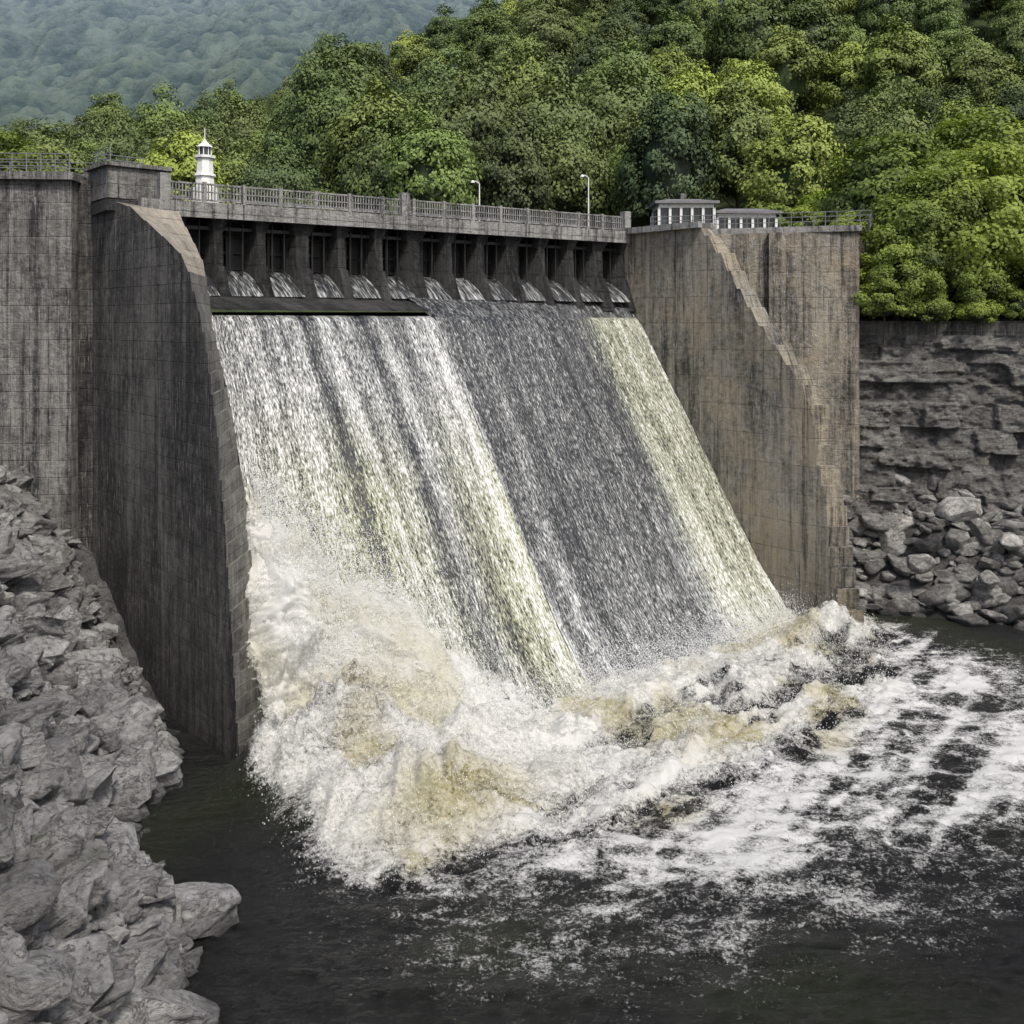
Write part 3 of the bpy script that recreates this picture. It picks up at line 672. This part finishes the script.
# ================= TREES =================
def treemesh(name,H,R,nlobe,nleaf,leaf,seed,mat,trunk=.25,base=.12,top=1.0):
    r=np.random.default_rng(seed)
    cz0=H*base;ch=H*(1-base);ctr=np.array([0,0,cz0+ch*.46]);rv=np.array([R,R,ch*.52])
    C=[];RR=[]
    for i in range(nlobe):
        d=r.normal(size=3);d/=np.linalg.norm(d)
        if d[2]<-.55: d[2]*=-.6
        tap=1-.35*max(0,d[2])*top
        lump=1+.22*float(fbm(np.array(d[0]*1.6+seed*3),np.array(d[1]*1.6),d[2]*1.6,2,seed))
        k_=r.uniform(.5,.88)*lump
        C.append(ctr+d*rv*k_*np.array([tap,tap,1.]));RR.append(R*r.uniform(.13,.27))
    C=np.array(C);RR=np.array(RR)
    pw=RR**2/np.sum(RR**2)
    li=r.choice(nlobe,nleaf,p=pw);out=(C[li]-ctr)/rv;out/=np.linalg.norm(out,axis=1)[:,None]
    d=r.normal(size=(nleaf,3));d/=np.linalg.norm(d,axis=1)[:,None];d=d+.5*out+np.array([0,0,.2]);d/=np.linalg.norm(d,axis=1)[:,None]
    rr=RR[li]*(.55+.6*r.random(nleaf))*(1+.25*fbm(d[:,0]*2.5+li,d[:,1]*2.5,d[:,2]*2.5,2,seed))
    pos=C[li]+d*rr[:,None]*np.array([1.15,1.15,.8])
    nrm=d*.9+out*.6+r.normal(0,.45,(nleaf,3))+np.array([0,0,.3]);nrm/=np.linalg.norm(nrm,axis=1)[:,None]
    ref=r.normal(size=(nleaf,3));a=np.cross(nrm,ref);a/=np.linalg.norm(a,axis=1)[:,None];b_=np.cross(nrm,a)
    sz=leaf*r.uniform(.6,1.35,nleaf)[:,None]
    q=np.stack([pos-a*sz,pos-b_*sz*.65,pos+a*sz,pos+b_*sz*.65],1).reshape(-1,3)
    lt=r.random(nlobe)
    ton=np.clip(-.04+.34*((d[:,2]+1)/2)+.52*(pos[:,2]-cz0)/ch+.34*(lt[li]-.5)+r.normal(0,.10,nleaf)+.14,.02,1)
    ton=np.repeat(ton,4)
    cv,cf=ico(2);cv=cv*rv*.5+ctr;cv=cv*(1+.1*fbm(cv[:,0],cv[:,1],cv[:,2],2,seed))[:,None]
    b=MB();b.cyl((0,0),trunk,trunk*.65,-1.5,H*.35,7);b.cyl((0,0),trunk*.65,trunk*.25,H*.35,H*.8,6)
    for i in range(7):
        c=C[r.integers(nlobe)];b.rod((0,0,H*r.uniform(.2,.5)),tuple(c),trunk*.22,5)
    nq=len(q);nc=len(cv)
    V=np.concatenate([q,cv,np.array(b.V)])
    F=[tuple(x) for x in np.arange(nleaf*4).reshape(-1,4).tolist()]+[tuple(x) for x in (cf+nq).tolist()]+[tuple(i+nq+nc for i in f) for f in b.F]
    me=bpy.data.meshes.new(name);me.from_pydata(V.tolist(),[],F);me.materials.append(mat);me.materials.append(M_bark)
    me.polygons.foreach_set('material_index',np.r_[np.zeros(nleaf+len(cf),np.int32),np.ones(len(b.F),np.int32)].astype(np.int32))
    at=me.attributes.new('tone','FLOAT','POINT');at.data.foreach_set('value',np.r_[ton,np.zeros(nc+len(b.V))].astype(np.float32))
    return me
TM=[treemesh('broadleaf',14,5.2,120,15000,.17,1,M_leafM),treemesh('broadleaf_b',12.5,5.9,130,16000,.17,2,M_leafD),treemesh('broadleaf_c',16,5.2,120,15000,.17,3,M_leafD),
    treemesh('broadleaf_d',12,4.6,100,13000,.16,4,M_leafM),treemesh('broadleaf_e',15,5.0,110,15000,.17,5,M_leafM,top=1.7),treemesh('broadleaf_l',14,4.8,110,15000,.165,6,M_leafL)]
forest=empty('forest')
cnt=0
y=100.
while y<300:
    stepx=10.4+ (y-99)*.014
    x=-.62*y-12
    while x<.62*y+14:
        px=x+rng.uniform(-2.6,2.6);py=y+rng.uniform(-2.6,2.6)
        right=px/py
        w=[.25,.25,.22,.13,.07,.08]
        if right>.15: w=[.26,.10,.08,.12,.06,.38]
        if y<110 and right<-.1: w=[.3,.12,.08,.22,.1,.18]
        m=TM[rng.choice(6,p=w)]
        gz=float(ground(np.array(px),np.array(py)))
        sc=rng.uniform(.8,1.55)
        if y<108: sc*=.85 if right<.1 else .75
        if right<-.2: sc*=.85
        o=bpy.data.objects.new('forest_tree',m);o.location=(px,py,gz-.5);o.rotation_euler=(rng.normal(0,.05),rng.normal(0,.05),rng.uniform(0,6.28));o.scale=(sc*rng.uniform(.85,1.05),sc*rng.uniform(.85,1.05),sc*rng.uniform(1.0,1.25))
        link(o,forest);cnt+=1
        x+=stepx*rng.uniform(.85,1.2)
    y+=9.0+(y-99)*.03
print('forest',cnt)
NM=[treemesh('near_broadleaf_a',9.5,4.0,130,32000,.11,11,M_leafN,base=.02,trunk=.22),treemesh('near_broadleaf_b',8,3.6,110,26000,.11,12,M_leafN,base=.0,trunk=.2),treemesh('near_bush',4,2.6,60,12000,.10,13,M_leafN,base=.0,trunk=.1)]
def tree(m,x,y,z,sc,name='broadleaf_tree'):
    o=bpy.data.objects.new(name,NM[m]);o.location=(x,y,z);o.rotation_euler=(0,0,rng.uniform(0,6));o.scale=(sc,sc,sc*rng.uniform(.95,1.05));link(o)
tree(0,32.5,78,0,1.3);tree(1,29.4,76.4,-.3,1.0);tree(0,37.5,78.5,0,1.65);tree(1,35,76.3,-.5,.9);tree(1,41,77,0,1.1);tree(0,45,80,0,1.5);tree(0,33.5,88,1,1.75);tree(0,42,92,1,2.0)
tree(2,28.0,75.2,-.3,1.0,'bush');tree(2,31.2,75.2,-.5,.85,'bush');tree(2,34.6,74.6,-.5,.7,'bush');tree(2,38,74.4,-.4,.8,'bush');tree(1,52,80,0,1.4);tree(1,60,76,0,1.4)
tree(2,27.5,92,6,1.3,'bush');tree(2,30,95,6,1.8,'bush');tree(2,24.8,95,6,1.4,'bush');tree(2,28.6,84,6,.9,'bush')
tree(0,-48.5,93,4,1.65);tree(0,-44,101,4,1.0)

# ================= LIGHT / CAMERA =================
el,az=math.radians(52),math.radians(150)
sd=Vector((math.sin(az)*math.cos(el),math.cos(az)*math.cos(el),math.sin(el)))
L=bpy.data.lights.new('sun','SUN');L.energy=2.9;L.angle=math.radians(8);L.color=(1,.96,.9)
so=link(bpy.data.objects.new('sun',L));so.rotation_euler=(-sd).to_track_quat('-Z','Y').to_euler();so.location=(0,0,60)
w=bpy.data.worlds.new('World');scene.world=w;w.use_nodes=True;nt=w.node_tree
sk=nt.nodes.new('ShaderNodeTexSky');sk.sky_type='NISHITA';sk.sun_disc=False;sk.sun_elevation=el;sk.sun_rotation=az
sk.dust_density=4.0;sk.air_density=1.0;sk.ozone_density=1.0
bg=nt.nodes['Background'];bg.inputs[1].default_value=.15;nt.links.new(sk.outputs[0],bg.inputs[0])
cam=bpy.data.cameras.new('camera');co=link(bpy.data.objects.new('camera',cam));co.rotation_euler=(math.radians(90),0,0)
cam.sensor_width=36;cam.lens=1000/1024*36;cam.shift_y=-(512-323)/1024;cam.clip_end=5000
scene.camera=co
scene.view_settings.view_transform='Standard';scene.view_settings.look='None';scene.view_settings.exposure=0
